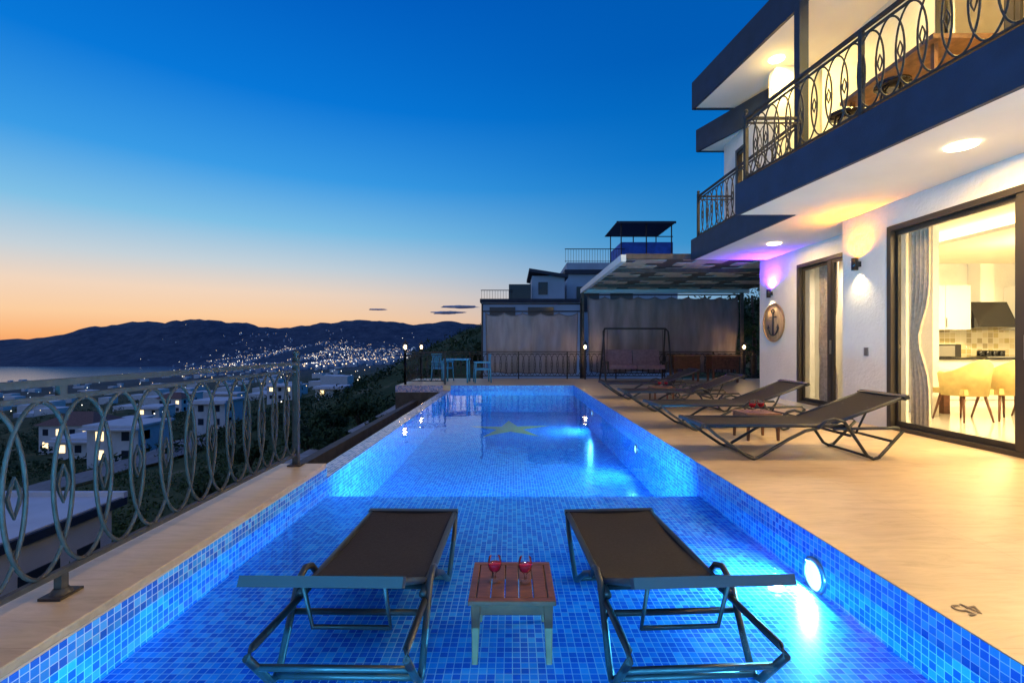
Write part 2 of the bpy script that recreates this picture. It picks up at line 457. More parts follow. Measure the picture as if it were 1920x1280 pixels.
def tree(x, y, h, name='olive_tree'):
    b = B(); z0 = hgt(x, y)-.1
    tr = [Vector((x, y, z0)), Vector((x+.06*h, y, z0+h*.2)), Vector((x+.03*h, y, z0+h*.42))]
    b.tube(tr, .05*h, 'bark', r2=.03*h)
    for i in range(8):
        a = i*2.4; e = tr[2]+Vector((cos(a)*h*.25, sin(a)*h*.25, h*random.uniform(.05, .4)))
        b.tube([tr[2]-Vector((0, 0, h*.08*random.random())), (tr[2]+e)/2+Vector((0, 0, .05*h)), e], .018*h, 'bark', sides=5, r2=.006*h)
        for q in range(3):
            clump(b, e+Vector((random.uniform(-.1, .1), random.uniform(-.1, .1), random.uniform(-.05, .1)))*h, h*random.uniform(.1, .17), 90, .045*h, 'leaf2', .8)
    return b.obj(name)
for (x, y, h) in [(-9.5, 25, 2.6), (-12.5, 29, 3.2), (-10.5, 33, 3.4), (-6.3, 23, 1.7), (-14.5, 38, 3.5), (-17, 31, 3), (-8, 40, 3.6), (-13, 21, 2.4), (-3, 46, 3.8)]:
    tree(x, y, h)
def tall_tree(x, y, z0, h):
    b = B(); b.tube([(x, y, z0), (x+.1, y, z0+h*.5), (x, y, z0+h*.8)], .12, 'bark', r2=.04)
    for i in range(34):
        t = random.uniform(.25, 1); a = random.uniform(0, 6.28); rr = (1.15-t)*h*.25
        clump(b, (x+cos(a)*rr, y+sin(a)*rr, z0+h*t), .45, 90, .09, 'leaf2', .8)
    b.obj('cypress_tree')
tall_tree(9.3, 18.6, -2, 6.4); tall_tree(10.8, 19.2, -2, 7)

# ------------------------------------------------------------- buildings on the slope
M['winlit'] = emis('lit_window', (1, .72, .36), 2.2)
def villa(name, x, y, w, d, h, roof='flat', lit=True, zz=None):
    E = empty(name); z = (hgt(x, y) if zz is None else zz)
    b = B(); b.box(x-w/2, x+w/2, y-d/2, y+d/2, z-4, z+h, 'nwall'); b.obj('walls', E)
    b = B()
    if roof == 'flat':
        b.box(x-w/2-.4, x+w/2+.4, y-d/2-.4, y+d/2+.4, z+h+.003, z+h+.35, 'nwall')
        b.box(x-w/2-.2, x+w/2+.8, y-d/2-1.6, y-d/2-.41, z+h-.3, z+h-.05, 'nwall')
    else:
        o = .7; q = h+min(w, d)*.28
        vs = [(x-w/2-o, y-d/2-o, z+h), (x+w/2+o, y-d/2-o, z+h), (x+w/2+o, y+d/2+o, z+h), (x-w/2-o, y+d/2+o, z+h), (x-w*.2, y, z+q), (x+w*.2, y, z+q)]
        b.add(vs, [(0, 1, 5, 4), (1, 2, 5), (2, 3, 4, 5), (3, 0, 4), (3, 2, 1, 0)], 'roofred')
    b.obj('roof', E)
    b = B(); n = max(2, int(w/3))
    for fl in range(max(1, int(h/2.9))):
        for i in range(n):
            cx = x-w/2+w*(i+.5)/n; k = 'winlit' if lit and random.random() < .4 else 'nglass'
            b.box(cx-.6, cx+.6, y-d/2-.05, y-d/2+.05, z+fl*2.9+.8, z+fl*2.9+2.2, k)
            b.box(x+w/2-.05, x+w/2+.05, y-d/4-.6, y-d/4+.6, z+fl*2.9+.8, z+fl*2.9+2.2, 'nglass')
    b.obj('windows', E); return E
for v in VL: villa(*v)
E = empty('flat_roof_villa')
M['roofgrey'] = mat('roof_screed', (.5, .52, .56), .8, 0, .8, .12)
b = B(); b.box(-27, -13.6, 12.6, 16.3, -10, -4.3, 'nwall'); b.obj('walls', E)
b = B(); b.box(-27.3, -13.3, 12.3, 16.6, -4.297, -4.05, 'navy'); b.box(-27.2, -13.4, 12.4, 16.5, -4.047, -4.0, 'roofgrey')
b.box(-27.3, -13.3, 16.45, 16.62, -4.047, -3.85, 'nwall'); b.obj('roof', E)
b = B(); b.box(-13.62, -13.55, 13.2, 14.4, -7.4, -5.2, 'nglass'); b.box(-13.62, -13.55, 15, 15.8, -6.6, -5.2, 'nglass')
b.box(-18, -16, 12.55, 12.62, -7, -5.2, 'nglass'); b.obj('windows', E)
b = B(); b.cyl((-15.5, 13.4, -4), .03, .7, 'metal'); b.lathe([(0.01, 0), (.25, .05), (.42, .16)], (-15.5, 13.35, -3.3), 'beam', axis='y'); b.obj('satellite_dish')

# village and town as masses
b = B()
for i in range(170):
    y = random.uniform(230, 1700); x = -y*random.uniform(.35, 1.15); z = hgt(x, y); w = random.uniform(6, 13)
    if z < -148: continue
    b.box(x-w/2, x+w/2, y-w/2, y+w/2, z-3, z+random.choice((3, 6)), 'nwall')
b.obj('village_houses')
M['tw'] = emis('town_lamp_white', (.7, .85, 1), 1.5)
M['ty'] = emis('town_lamp_warm', (1, .7, .35), 2.4)
M['tb'] = emis('town_lamp_bright', (1, .9, .7), 5)
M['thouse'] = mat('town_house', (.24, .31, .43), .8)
bl = B(); bh = B()
def blob(b, x, y, z, s, k): b.add([(x, y, z+s), (x+s, y, z), (x, y-s, z), (x-s, y, z), (x, y+s, z), (x, y, z-s)], [(0, 2, 1), (0, 3, 2), (0, 4, 3), (0, 1, 4), (5, 1, 2), (5, 2, 3), (5, 3, 4), (5, 4, 1)], k)
for i in range(3600):
    y = random.gauss(2800, 850)
    if y < 1200 or y > 4500: continue
    t = random.gauss(-.40, .12); x = y*t
    if t > -.2: continue
    if noise.noise(Vector((x/330, y/330, 5))) < -.15: continue
    z = hgt(x, y)
    if z < -148: continue
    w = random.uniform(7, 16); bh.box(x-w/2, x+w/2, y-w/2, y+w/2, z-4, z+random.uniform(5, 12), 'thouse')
    if random.random() < .5: blob(bl, x, y-w, z+9, random.uniform(.8, 2.4), random.choice(('tw', 'ty', 'ty', 'ty', 'tb')))
for i in range(150):
    y = random.uniform(100, 1500); x = -y*random.uniform(.2, 1.1)
    if hgt(x, y) < -148: continue
    blob(bl, x, y, hgt(x, y)+4, .0008*y+.08, random.choice(('tw', 'ty', 'ty', 'tb')))
bl.obj('town_lights'); bh.obj('town_houses')

# clouds
def cloud(x, y, z, w, h):
    b = B(); vs = []; fs = []; nu, nv = 40, 12
    for i in range(nv+1):
        ph = pi*i/nv
        for j in range(nu):
            th = 2*pi*j/nu; u = Vector((sin(ph)*cos(th), sin(ph)*sin(th), cos(ph)))
            k = 1+.5*noise.fractal(u*2.2+Vector((x*.01, 0, 0)), 1, 2, 4)
            vs.append((x+u.x*w*k, y+u.y*w*.3*k, z+u.z*h*k))
    for i in range(nv):
        for j in range(nu): fs.append((i*nu+j, i*nu+(j+1) % nu, (i+1)*nu+(j+1) % nu, (i+1)*nu+j))
    b.add(vs, fs, 'cloud', True); b.obj('cloud')
M['cloud'] = mat('cloud_grey', (.5, .56, .66), 1, spec=0)
cloud(-980, 9000, 750, 330, 26); cloud(-1200, 9000, 640, 280, 26); cloud(-2520, 9000, 700, 160, 13)

# ------------------------------------------------------------- POOL
YN, YF, XL, XR = -1.2, 14.1, -1.8, 1.82
ZW, ZS, ZD = -.15, -.32, -.78
YS = 4.66
pool = empty('swimming_pool')
b = B()
b.quad((XL, YN, ZS), (XR, YN, ZS), (XR, YS, ZS), (XL, YS, ZS), 'tile_xy')
b.quad((XL, YS, ZD), (XR, YS, ZD), (XR, YF, ZD), (XL, YF, ZD), 'tile_xy')
b.quad((XL, YS, ZD), (XL, YS, ZS), (XR, YS, ZS), (XR, YS, ZD), 'tile_xz'); b.obj('floor', pool)
b = B()
g_ = .004
b.quad((XR-g_, YN, ZD), (XR-g_, YF, ZD), (XR-g_, YF, -.003), (XR-g_, YN, -.003), 'tile_yz')
b.quad((XL+g_, YN, ZD), (XL+g_, YS, ZD), (XL+g_, YS, -.045), (XL+g_, YN, -.045), 'tile_yz')
b.quad((XL+g_, YS, ZD), (XL+g_, YF, ZD), (XL+g_, YF, ZW+.004), (XL+g_, YS, ZW+.004), 'tile_yz')
b.quad((XL, YF-g_, ZD), (XR, YF-g_, ZD), (XR, YF-g_, -.003), (XL, YF-g_, -.003), 'tile_xz')
b.quad((XL, YN+g_, ZD), (XL, YN+g_, -.003), (XR, YN+g_, -.003), (XR, YN+g_, ZD), 'tile_xz')
b.obj('walls', pool)
M['tile_p'] = mosaic('weir_mosaic', (0, 1), cols=[(.08, .11, .3), (.13, .16, .38), (.18, .2, .45), (.28, .28, .5)])
b = B(); b.box(-2.02, XL, YS+.002, YF-.035, -1.6, ZW+.006, 'tile_p'); b.obj('infinity_edge', pool)
b = B()
b.box(-2.75, -2.022, YS+.1, YF-.1, -1.9, -.75, 'darkwall')
b.box(-2.9, -2.752, YS+.1, YF-.1, -2.4, -.42, 'darkwall'); b.obj('overflow_channel', pool)
def starpts(cx, cy, R, r, rot, sy=1):
    return [(cx+(R if i % 2 == 0 else r)*cos(rot+i*pi/5), cy+sy*(R if i % 2 == 0 else r)*sin(rot+i*pi/5), ZD+.004) for i in range(10)]
p = starpts(-.05, 11.2, 1.02, .32, .35, 1.2)
b = B(); b.add([(-.05, 11.2, ZD+.004)]+p, [(0, i+1, (i+1) % 10+1) for i in range(10)], 'star'); b.obj('mosaic_star', pool)
m, nt, N, L, P = newmat('pool_water'); N.remove(P)
t = N.new('ShaderNodeBsdfTransparent'); t.inputs[0].default_value = (.72, .91, 1, 1)
g = N.new('ShaderNodeBsdfGlossy'); g.inputs['Roughness'].default_value = .02
f = N.new('ShaderNodeFresnel'); f.inputs[0].default_value = 1.33
x = N.new('ShaderNodeMixShader'); gg = N.new('ShaderNodeNewGeometry')
n = N.new('ShaderNodeTexNoise'); n.inputs['Scale'].default_value = 2.2; n.inputs['Detail'].default_value = 3
L.new(gg.outputs['Position'], n.inputs['Vector'])
bm = N.new('ShaderNodeBump'); bm.inputs['Strength'].default_value = .18; bm.inputs['Distance'].default_value = .03
L.new(n.outputs['Fac'], bm.inputs['Height'])
L.new(bm.outputs[0], g.inputs['Normal']); L.new(bm.outputs[0], f.inputs['Normal'])
L.new(f.outputs[0], x.inputs[0]); L.new(t.outputs[0], x.inputs[1]); L.new(g.outputs[0], x.inputs[2])
L.new(x.outputs[0], N['Material Output'].inputs[0])
b = B(); b.quad((XL, YN, ZW), (XR, YN, ZW), (XR, YF, ZW), (XL, YF, ZW), m); b.obj('pool_water')
PC = (.10, .60, 1)
def poolfix(p, r, face, e, d):
    E = empty('pool_light'); b = B(); s = face
    if abs(d[0]) > .5:
        b.lathe([(r, 0), (r, .012*s), (.0, .018*s)], p, 'poolamp', 24, 'x'); b.lathe([(r+.02, 0), (r+.02, .015*s), (r, .02*s), (r, 0)], p, 'metal', 24, 'x')
        q = (p[0]+.045*s, p[1], p[2]+.02)
    else:
        b.lathe([(r, 0), (r, .012), (.0, .018)], p, 'poolamp', 24, 'y'); b.lathe([(r+.02, 0), (r+.02, .015), (r, .02), (r, 0)], p, 'metal', 24, 'y')
        q = (p[0], p[1]+.045, p[2]+.02)
    b.obj('lens', E); light('pool_lamp', 'AREA', q, e, PC, .14, d, E)
poolfix((XR-.006, -.3, -.235), .085, -1, 110, (-1, .15, -.02))  # unseen extra fixture, added to even out the shelf light
poolfix((XR-.006, 2.87, -.235), .085, -1, 100, (-1, .02, -.02))
poolfix((XR-.006, 7.0, -.36), .055, -1, 42, (-1, .1, -.02))
poolfix((XR-.006, 10.8, -.36), .055, -1, 75, (-1, .1, -.02))
for x_ in (-1.4, -.5, .5, 1.4): poolfix((x_, YN+.006, -.225), .06, 1, 150, (0, 1, .0))  # added row behind the camera, brightens the shelf evenly
poolfix((XL+.006, .2, -.235), .06, 1, 90, (1, .5, 0))  # added fixture out of view, lifts the left side glow
for x_ in (-1.0, 0, 1.0): poolfix((x_, YS+.003, -.55), .06, 1, 80, (0, 1, .04))  # added on the hidden riser face to fill the deep end

# ------------------------------------------------------------- DECK
b = B()
b.prism([(XR, -3), (12, -3), (12, 17.2), (XR, 17.2)], -.5, 0, 'trav')
b.prism([(-3.4, YF), (XR-.001, YF), (XR-.001, 17.2), (-3.4, 17.2)], -.5, -.0005, 'trav')
b.box(-3.42, -2.03, YF-.02, YF-.003, -2.5, -.03, 'darkwall')
b.prism([(-3.4, YF+.002), (XR-.01, YF+.002), (XR-.01, 17.2), (-3.4, 17.2)], -2.6, -.502, 'nwall')
b.obj('stone_terrace')
M['tile_front'] = mosaic('terrace_edge_mosaic', (0, 2), cols=[(.1, .12, .3), (.15, .18, .4), (.4, .3, .4), (.28, .28, .5)])
b = B(); b.box(-3.42, -2.02, YF-.03, YF-.021, -.2, -.004, 'tile_front'); b.obj('terrace_edge_tiles')
b = B(); b.box(-2.32, XL, -3, YS, -.04, 0, 'trav')
b.box(-2.25, XL-.002, -3, YS-.01, -3.2, -.042, 'nwall'); b.box(XL, XR, -3, YN-.002, -.6, 0, 'trav')
o = b.obj('stone_coping'); bevel(o, .006)

cu = bpy.data.curves.new('t', 'FONT'); cu.body = '45'; cu.size = .12; cu.extrude = .0005; cu.align_x = 'CENTER'; cu.align_y = 'CENTER'
to = bpy.data.objects.new('depth_marking', cu); S.collection.objects.link(to)
to.location = (1.96, 2.07, .003); to.rotation_euler = (0, 0, radians(-165)); cu.materials.append(M['mark'])

# ------------------------------------------------------------- RAILINGS
def railing(name, p0, p1, z0, h=.98, posts=None, seg=20, sides=6, sp=.17, ew=.115, plates=False, balls=(), parent=None, thick=1):
    b = B(); p0 = Vector((*p0, z0)); p1 = Vector((*p1, z0)); d = p1-p0; Ln = d.length; d.normalize()
    nrm = Vector((-d.y, d.x, 0))
    def P(s, z, o=0): q = p0+d*s+nrm*o; return Vector((q.x, q.y, z0+z))
    T = Matrix.Translation(p0) @ Matrix(((d.x, nrm.x, 0, 0), (d.y, nrm.y, 0, 0), (0, 0, 1, 0), (0, 0, 0, 1)))
    b.box(0, Ln, -.024, .024, h-.03, h, 'iron', T)
    b.box(0, Ln, -.012, .012, h-.095, h-.073, 'iron', T)
    b.box(0, Ln, -.014, .014, .095, .12, 'iron', T)
    if posts is None:
        n = max(1, round(Ln/1.8)); posts = [Ln*i/n for i in range(n+1)]
    for s in posts:
        if plates:
            b.box(s-.018, s+.018, -.018, .018, 0, .095, 'iron', T)
            b.box(s-.018, s+.018, -.012, .012, h-.073, h-.03, 'iron', T)
            b.box(s-.06, s+.06, -.05, .05, .001, .012, 'iron', T); b.lathe([(.045, .012), (.028, .035)], P(s, 0), 'iron', 10)
        else: b.box(s-.022, s+.022, -.022, .022, 0, h+.0, 'iron', T)
    for s in balls:
        b.box(s-.026, s+.026, -.026, .026, 0, h+.03, 'iron', T)
        b.box(s-.06, s+.06, -.06, .06, .001, .014, 'iron', T)
        b.lathe([(.036, 0), (.036, .012), (.015, .02), (.03, .04), (.034, .055), (.026, .075), (.0, .088)], P(s, h+.03), 'iron', 14)
    zb, zt = .12, h-.095; zc = (zb+zt)/2; hh = (zt-zb)/2; r = .0075*thick
    n = int(Ln/sp); st = Ln/n
    for i in range(n):
        c = st*(i+.5)
        for sg in (-1, 1):
            pts = []
            for j in range(seg+1):
                t = pi*j/seg; pts.append(P(c+sg*ew*sin(t)**1.05, zc-hh*cos(t), sg*.003))
            b.tube(pts, r, 'iron', sides=sides)
        if i < n-1:
            q = c+st/2
            b.tube([P(q, zc-.085), P(q+.02, zc-.03), P(q+.026, zc), P(q+.02, zc+.03), P(q, zc+.085), P(q-.02, zc+.03), P(q-.026, zc), P(q-.02, zc-.03)], r*.8, 'iron', closed=True, sides=4)
    return b.obj(name, parent)

railing('iron_railing', (-2.05, -2.6), (-2.06, 4.6), 0, .985, posts=[.3, 2.5, 4.79], seg=28, sides=8, plates=True, balls=(7.18,), thick=1.3, sp=.215, ew=.16)
railing('iron_railing', (-3.2, 14.35), (-3.2, 16.9), 0, .97, seg=10, sides=4)
railing('iron_railing', (-3.2, 14.35), (-2.0, 14.35), 0, .97, seg=10, sides=4)
railing('iron_railing', (-3.2, 16.9), (8.8, 16.9), 0, .97, seg=12, sides=4, sp=.2, ew=.13, thick=1.6)

def lantern(x, y, z, e=12):
    E = empty('post_lantern'); b = B()
    b.box(x-.03, x+.03, y-.03, y+.03, 0, z, 'iron')
    b.lathe([(.03, 0), (.07, .03), (.07, .04)], (x, y, z), 'iron', 8)
    for i in range(4):
        a = pi/4+i*pi/2; b.tube([(x+.06*cos(a), y+.06*sin(a), z+.04), (x+.085*cos(a), y+.085*sin(a), z+.22)], .006, 'iron', sides=4)
    b.lathe([(.11, .22), (.06, .27), (.015, .31), (.02, .33), (0, .36)], (x, y, z), 'iron', 8); b.obj('body', E)
    b = B(); b.lathe([(0, .05), (.03, .07), (.045, .12), (.03, .17), (0, .19)], (x, y, z), 'bulb', 10); b.obj('bulb', E)
    light('lantern_lamp', 'POINT', (x, y, z+.13), e, (1, .62, .25), .05, parent=E)
lantern(-3.2, 14.4, 1.0, 35); lantern(-3.2, 16.95, 1.0, 35); lantern(2.55, 16.75, 1.0, 60); lantern(8.1, 16.75, 1.0, 90)

# ------------------------------------------------------------- LOUNGERS
def lounger(name, T, L_=1.9, h=.33, bt=.58, w=.62):
    b = B(); k = 'frame'; r = .016; hg = L_*.64
    bx, bz = L_*1.0, bt
    for sy in (-w/2, w/2):
        b.tube([(0, sy, h), (hg, sy, h), (hg+.12, sy, h)], .018, k, sides=8)
        b.tube([(hg, sy*.94, h+.01), (bx, sy*.94, bz)], .016, k, sides=8)
        b.tube([(.03, sy*1.03, h-.01), (.12, sy*1.05, h-.09), (L_*.22, sy*1.05, .03), (L_*.245, sy*1.05, .012), (L_*.27, sy*1.05, .03), (L_*.42, sy*1.05, h*.62), (L_*.5, sy*1.04, h-.05), (L_*.58, sy*1.03, h-.015)], r, k, sides=8)
        b.tube([(L_*.56, sy*1.06, h-.02), (L_*.60, sy*1.08, h+.05), (L_*.64, sy*1.09, h+.07), (L_*.69, sy*1.09, h+.04), (L_*.80, sy*1.09, .05), (L_*.83, sy*1.09, .014), (L_*.86, sy*1.09, .03), (L_*.98, sy*1.07, h*.85), (L_*.96, sy*1.05, h-.02), (L_*.64, sy*1.03, h-.03)], r, k, sides=8)
    for (x, z) in ((0, h), (L_*.245, .02), (L_*.83, .022), (hg, h-.02), (L_*.72, h*.72), (L_*.93, h*.55)):
        b.tube([(x, -w/2*1.07, z), (x, w/2*1.07, z)], .014, k, sides=8)
    px, pz = hg+(bx-hg)*.62, h+(bz-h)*.62
    b.tube([(px, -w*.3, pz), (L_*.80, -w*.3, h*.72), (L_*.80, w*.3, h*.72), (px, w*.3, pz)], .011, k, sides=6)
    b.box(-.03, .02, -w/2-.02, w/2+.02, h-.014, h+.02, k)
    d = Vector((bx-hg, 0, bz-h)).normalized(); ang = math.atan2(d.z, d.x)
    Tb = Matrix.Translation((bx, 0, bz)) @ Matrix.Rotation(-ang, 4, 'Y')
    b.box(-.02, .03, -w/2-.02, w/2+.02, -.02, .02, k, Tb)
    n = 16; vs = []; fs = []
    prof = [(0.01+(hg-.01)*i/n, h+.012-.02*sin(pi*i/n)) for i in range(n+1)]+[(hg+(bx-hg)*i/8, h+.012+(bz-h)*i/8-.012*sin(pi*i/8)) for i in range(1, 9)]
    for (x, z) in prof:
        for j in range(9):
            t = j/8-.5; vs.append((x, t*(w-.03), z-.012*(1-4*t*t)+.004))
    for (x, z) in prof:
        for j in range(9):
            t = j/8-.5; vs.append((x, t*(w-.03), z-.012*(1-4*t*t)-.002))
    m_ = len(prof); O = m_*9
    for i in range(m_-1):
        for j in range(8):
            fs.append((i*9+j, (i+1)*9+j, (i+1)*9+j+1, i*9+j+1)); fs.append((O+i*9+j, O+i*9+j+1, O+(i+1)*9+j+1, O+(i+1)*9+j))
    b.add(vs, fs, 'mesh', True)
    return b.obj(name, T=T)

def place(x, y, z, rot): return Matrix.Translation((x, y, z)) @ Matrix.Rotation(radians(rot), 4, 'Z')
lounger('sun_lounger', place(-.69, 3.36, ZS, -91), L_=1.54, h=.29, bt=.56, w=.58)
lounger('sun_lounger', place(.68, 3.36, ZS, -87), L_=1.54, h=.29, bt=.56, w=.58)
for (x, y, r) in ((1.92, 5.12, 0), (1.97, 6.75, 2), (2.0, 8.7, -2), (2.0, 10.6, 1)):
    lounger('sun_lounger', place(x, y, 0, r), L_=2.02, h=.34, bt=.62, w=.62)

def table(name, x, y, z, w, h):
    b = B(); n = 5; sw = w/n
    for i in range(n): b.box(-w/2+.035+i*(w-.07)/n+.002, -w/2+.035+(i+1)*(w-.07)/n-.003, -w/2+.035, w/2-.035, h-.018, h, 'wood')
    for s in (-1, 1):
        b.box(-w/2, w/2, min(s*w/2, s*(w/2-.033)), max(s*w/2, s*(w/2-.033)), h-.022, h+.001, 'wood')
        b.box(min(s*w/2, s*(w/2-.033)), max(s*w/2, s*(w/2-.033)), -w/2+.034, w/2-.034, h-.022, h+.001, 'wood')
        b.box(-w/2+.03, w/2-.03, s*(w/2-.03)-.009, s*(w/2-.03)+.009, h-.075, h-.023, 'wood')
        b.box(s*(w/2-.03)-.009, s*(w/2-.03)+.009, -w/2+.04, w/2-.04, h-.075, h-.023, 'wood')
        for t in (-1, 1):
            cx, cy = s*(w/2-.035), t*(w/2-.035); a, c = .022, .013
            vs = [(cx-a, cy-a, h-.023), (cx+a, cy-a, h-.023), (cx+a, cy+a, h-.023), (cx-a, cy+a, h-.023), (cx*1.03-c, cy*1.03-c, 0), (cx*1.03+c, cy*1.03-c, 0), (cx*1.03+c, cy*1.03+c, 0), (cx*1.03-c, cy*1.03+c, 0)]
            b.add(vs, [(0, 1, 2, 3), (7, 6, 5, 4), (0, 4, 5, 1), (1, 5, 6, 2), (2, 6, 7, 3), (3, 7, 4, 0)], 'wood')
    o = b.obj(name, T=place(x, y, z, 0)); bevel(o, .003, 1)
def wineglass(x, y, z, s=1.0):
    b = B()
    pr = [(.03, .0), (.03, .003), (.006, .008), (.005, .035), (.012, .043), (.028, .058), (.034, .08), (.033, .1), (.029, .118)]
    b.lathe([(r*s, h*s) for r, h in pr], (x, y, z), 'wineglass', 24)
    wn = [(0, .046), (.012, .047), (.026, .060), (.031, .078), (.0315, .086), (0, .086)]
    b.lathe([(r*s, h*s) for r, h in wn], (x, y, z), 'wine', 24); b.obj('wine_glass')
table('side_table', 0.0, 2.37, ZS, .4, .30)
wineglass(-.085, 2.36, ZS+.302); wineglass(.065, 2.35, ZS+.302)
table('side_table', 3.02, 5.95, 0, .42, .33); wineglass(2.93, 5.85, .333, 1.25); wineglass(3.06, 5.9, .333, 1.25)
table('side_table', 3.0, 9.65, 0, .42, .33); wineglass(2.95, 9.6, .333, 1.1); wineglass(3.08, 9.6, .333, 1.1)

# ------------------------------------------------------------- HOUSE
H = empty('two_storey_villa')
CZ = 3.1
X1, X2 = 5.2, 5.78
b = B()
b.box(X1, X1+.25, 6.64, 7.55, 0, CZ, 'white')
b.box(X1, X1+.25, 3.0, 6.638, 2.78, CZ, 'white')
b.box(X1, X1+.25, -3, 2.998, 0, CZ, 'white')
b.box(X1+.252, X2+.25, 7.3, 7.55, 0, CZ, 'white')
b.box(X2, X2+.25, 9.72, 11.2, 0, CZ, 'white')
b.box(X2, X2+.25, 7.552, 9.718, 2.78, CZ, 'white')
b.box(X2+.252, 12, 10.95, 11.2, 0, CZ, 'white')
b.box(X2+.0, X2+.25, 7.552, 7.75, 0, 2.778, 'white')
b.obj('ground_floor_walls', H)
near = [(3.41, 7.18), (4.56, -1.1), (12, -1.1), (12, 7.18)]
far = [(4.13, 10.9), (4.26, 7.182), (12, 7.182), (12, 11.2), (5.78, 11.2), (5.78, 10.9)]
b = B(); b.prism(near, CZ+.003, 3.5, 'soffit'); b.prism(far, CZ+.003, 3.5, 'soffit'); b.obj('balcony_slab', H)
def fascia(b, pts, z0, z1, t=.05, k='navy'):
    for i in range(len(pts)-1):
        a = Vector((*pts[i], 0)); c = Vector((*pts[i+1], 0)); d = (c-a).normalized(); n = Vector((d.y, -d.x, 0))
        b.prism([(a-d*t*.9).xy, (c+d*t*.9).xy, (c+d*t*.9+n*t).xy, (a-d*t*.9+n*t).xy][::1], z0, z1, k)
b = B()
fascia(b, [(4.56, -1.1), (3.41, 7.18)][::-1], CZ, 3.56)
fascia(b, [(4.2, 7.18), (3.43, 7.18)], CZ+.001, 3.559)
fascia(b, [(4.13, 10.9), (4.26, 7.26)], CZ, 3.56)
fascia(b, [(5.7, 10.9), (4.15, 10.9)], CZ+.001, 3.559)
b.obj('fascia', H)
b = B(); b.prism([(3.42, 7.17), (4.55, -1.0), (12, -1), (12, 7.17)], 3.503, 3.53, 'trav'); b.prism([(4.15, 10.88), (4.27, 7.2), (12, 7.2), (12, 10.88)], 3.503, 3.53, 'trav'); b.obj('balcony_floor', H)
dx = (4.56-3.41)/(8.28)
railing('balcony_railing', (3.47, 7.12), (3.47+dx*7.9, 7.12-7.9), 3.53, 1.0, seg=16, sides=6, sp=.22, ew=.155, parent=H, thick=1.3, balls=(0.0,))
railing('balcony_railing', (3.47, 7.12), (4.3, 7.12), 3.53, 1.0, seg=14, sides=4, sp=.2, ew=.14, parent=H)
railing('balcony_railing', (4.2, 10.82), (4.32, 7.25), 3.53, 1.0, seg=12, sides=4, sp=.22, ew=.15, parent=H, thick=1.3, balls=(0.0,))
railing('balcony_railing', (4.2, 10.82), (5.3, 10.82), 3.53, 1.0, seg=12, sides=4, sp=.2, ew=.14, parent=H)
b = B(); b.box(4.36, 4.50, 7.28, 7.42, 3.53, 6.4, 'navy'); b.obj('column', H)
b = B()
XU = 5.75
b.box(XU, XU+.25, -1, 4.6, 3.53, 6.4, 'white'); b.box(XU, XU+.25, 4.602, 6.5, 6.0, 6.4, 'white'); b.box(XU, XU+.25, 6.502, 8.9, 3.53, 6.4, 'white')
b.box(4.95, 12, 9.0, 9.25, 3.53, 6.4, 'white')
b.box(4.95, 5.2, 9.252, 10.1, 3.53, 5.8, 'white'); b.box(4.95, 5.2, 10.602, 11.2, 3.53, 5.8, 'white')
b.box(4.95, 5.2, 10.102, 10.6, 5.45, 5.8, 'white'); b.box(4.95, 5.2, 10.102, 10.6, 3.53, 3.9, 'white')
b.box(5.202, 12, 10.95, 11.2, 3.53, 5.8, 'white')
b.box(9.5, 9.7, -1, 8.99, 3.531, 6.399, 'white'); b.box(6.01, 9.49, -1, -.8, 3.531, 6.399, 'white')
b.box(8.8, 9, 9.26, 10.94, 3.531, 5.79, 'white')
b.obj('upper_floor_walls', H)
b = B(); b.prism([(4.06, 10.6), (5.5, .2), (12, .2), (12, 10.6)], 6.4, 6.9, 'soffit')
b.prism([(4.5, 11.45), (4.95, 10.4), (12, 10.4), (12, 11.45)], 5.8, 6.2, 'soffit'); b.obj('roof', H)
b = B(); fascia(b, [(4.04, 10.6), (5.48, .2)], 6.37, 6.97); fascia(b, [(9, 10.6), (4.06, 10.6)], 6.371, 6.969)
fascia(b, [(4.46, 11.45), (5.3, 9.3)], 5.78, 6.3); fascia(b, [(9, 11.45), (4.48, 11.45)], 5.781, 6.299); b.obj('roof_fascia', H)
def slider(x, y0, y1, z0, z1, n, parent, nm, split=None, fr=.07):
    b = B(); b.box(x-.02, x+.1, y0, y0+fr, z0, z1, 'dframe'); b.box(x-.02, x+.1, y1-fr, y1, z0, z1, 'dframe')
    b.box(x-.02, x+.1, y0+fr, y1-fr, z1-fr, z1, 'dframe'); b.box(x-.02, x+.1, y0+fr, y1-fr, z0, z0+.05, 'dframe')
    ys = split or [y0+(y1-y0)*i/n for i in range(1, n)]
    for y in ys: b.box(x+.0, x+.08, y-.05, y+.05, z0+.05, z1-fr, 'dframe'); b.box(x-.03, x+.0, y-.065, y-.05, z0+1.0, z0+1.25, 'metal')
    e = [y0]+sorted(ys)+[y1]
    for i in range(len(e)-1):
        xx = x+.02+.04*(i % 2)
        b.box(xx-.01, xx+.03, e[i]+.05, e[i]+.09+.02, z0+.05, z1-fr, 'dframe'); b.box(xx-.01, xx+.03, e[i+1]-.11, e[i+1]-.05, z0+.05, z1-fr, 'dframe')
        b.box(xx-.01, xx+.03, e[i]+.11, e[i+1]-.11, z0+.05, z0+.12, 'dframe'); b.box(xx-.01, xx+.03, e[i]+.11, e[i+1]-.11, z1-fr-.06, z1-fr, 'dframe')
    b.obj(nm+'_frame', parent)
    b = B(); b.quad((x+.04, y0+.05, z0+.05), (x+.04, y0+.05, z1-.05), (x+.04, y1-.05, z1-.05), (x+.04, y1-.05, z0+.05), 'glass'); b.obj(nm+'_glass', parent)
slider(X1, 3.002, 6.636, .0, 2.778, 2, H, 'sliding_door', split=[4.9])
slider(X2, 7.752, 9.716, .0, 2.778, 2, H, 'patio_door', split=[8.75])
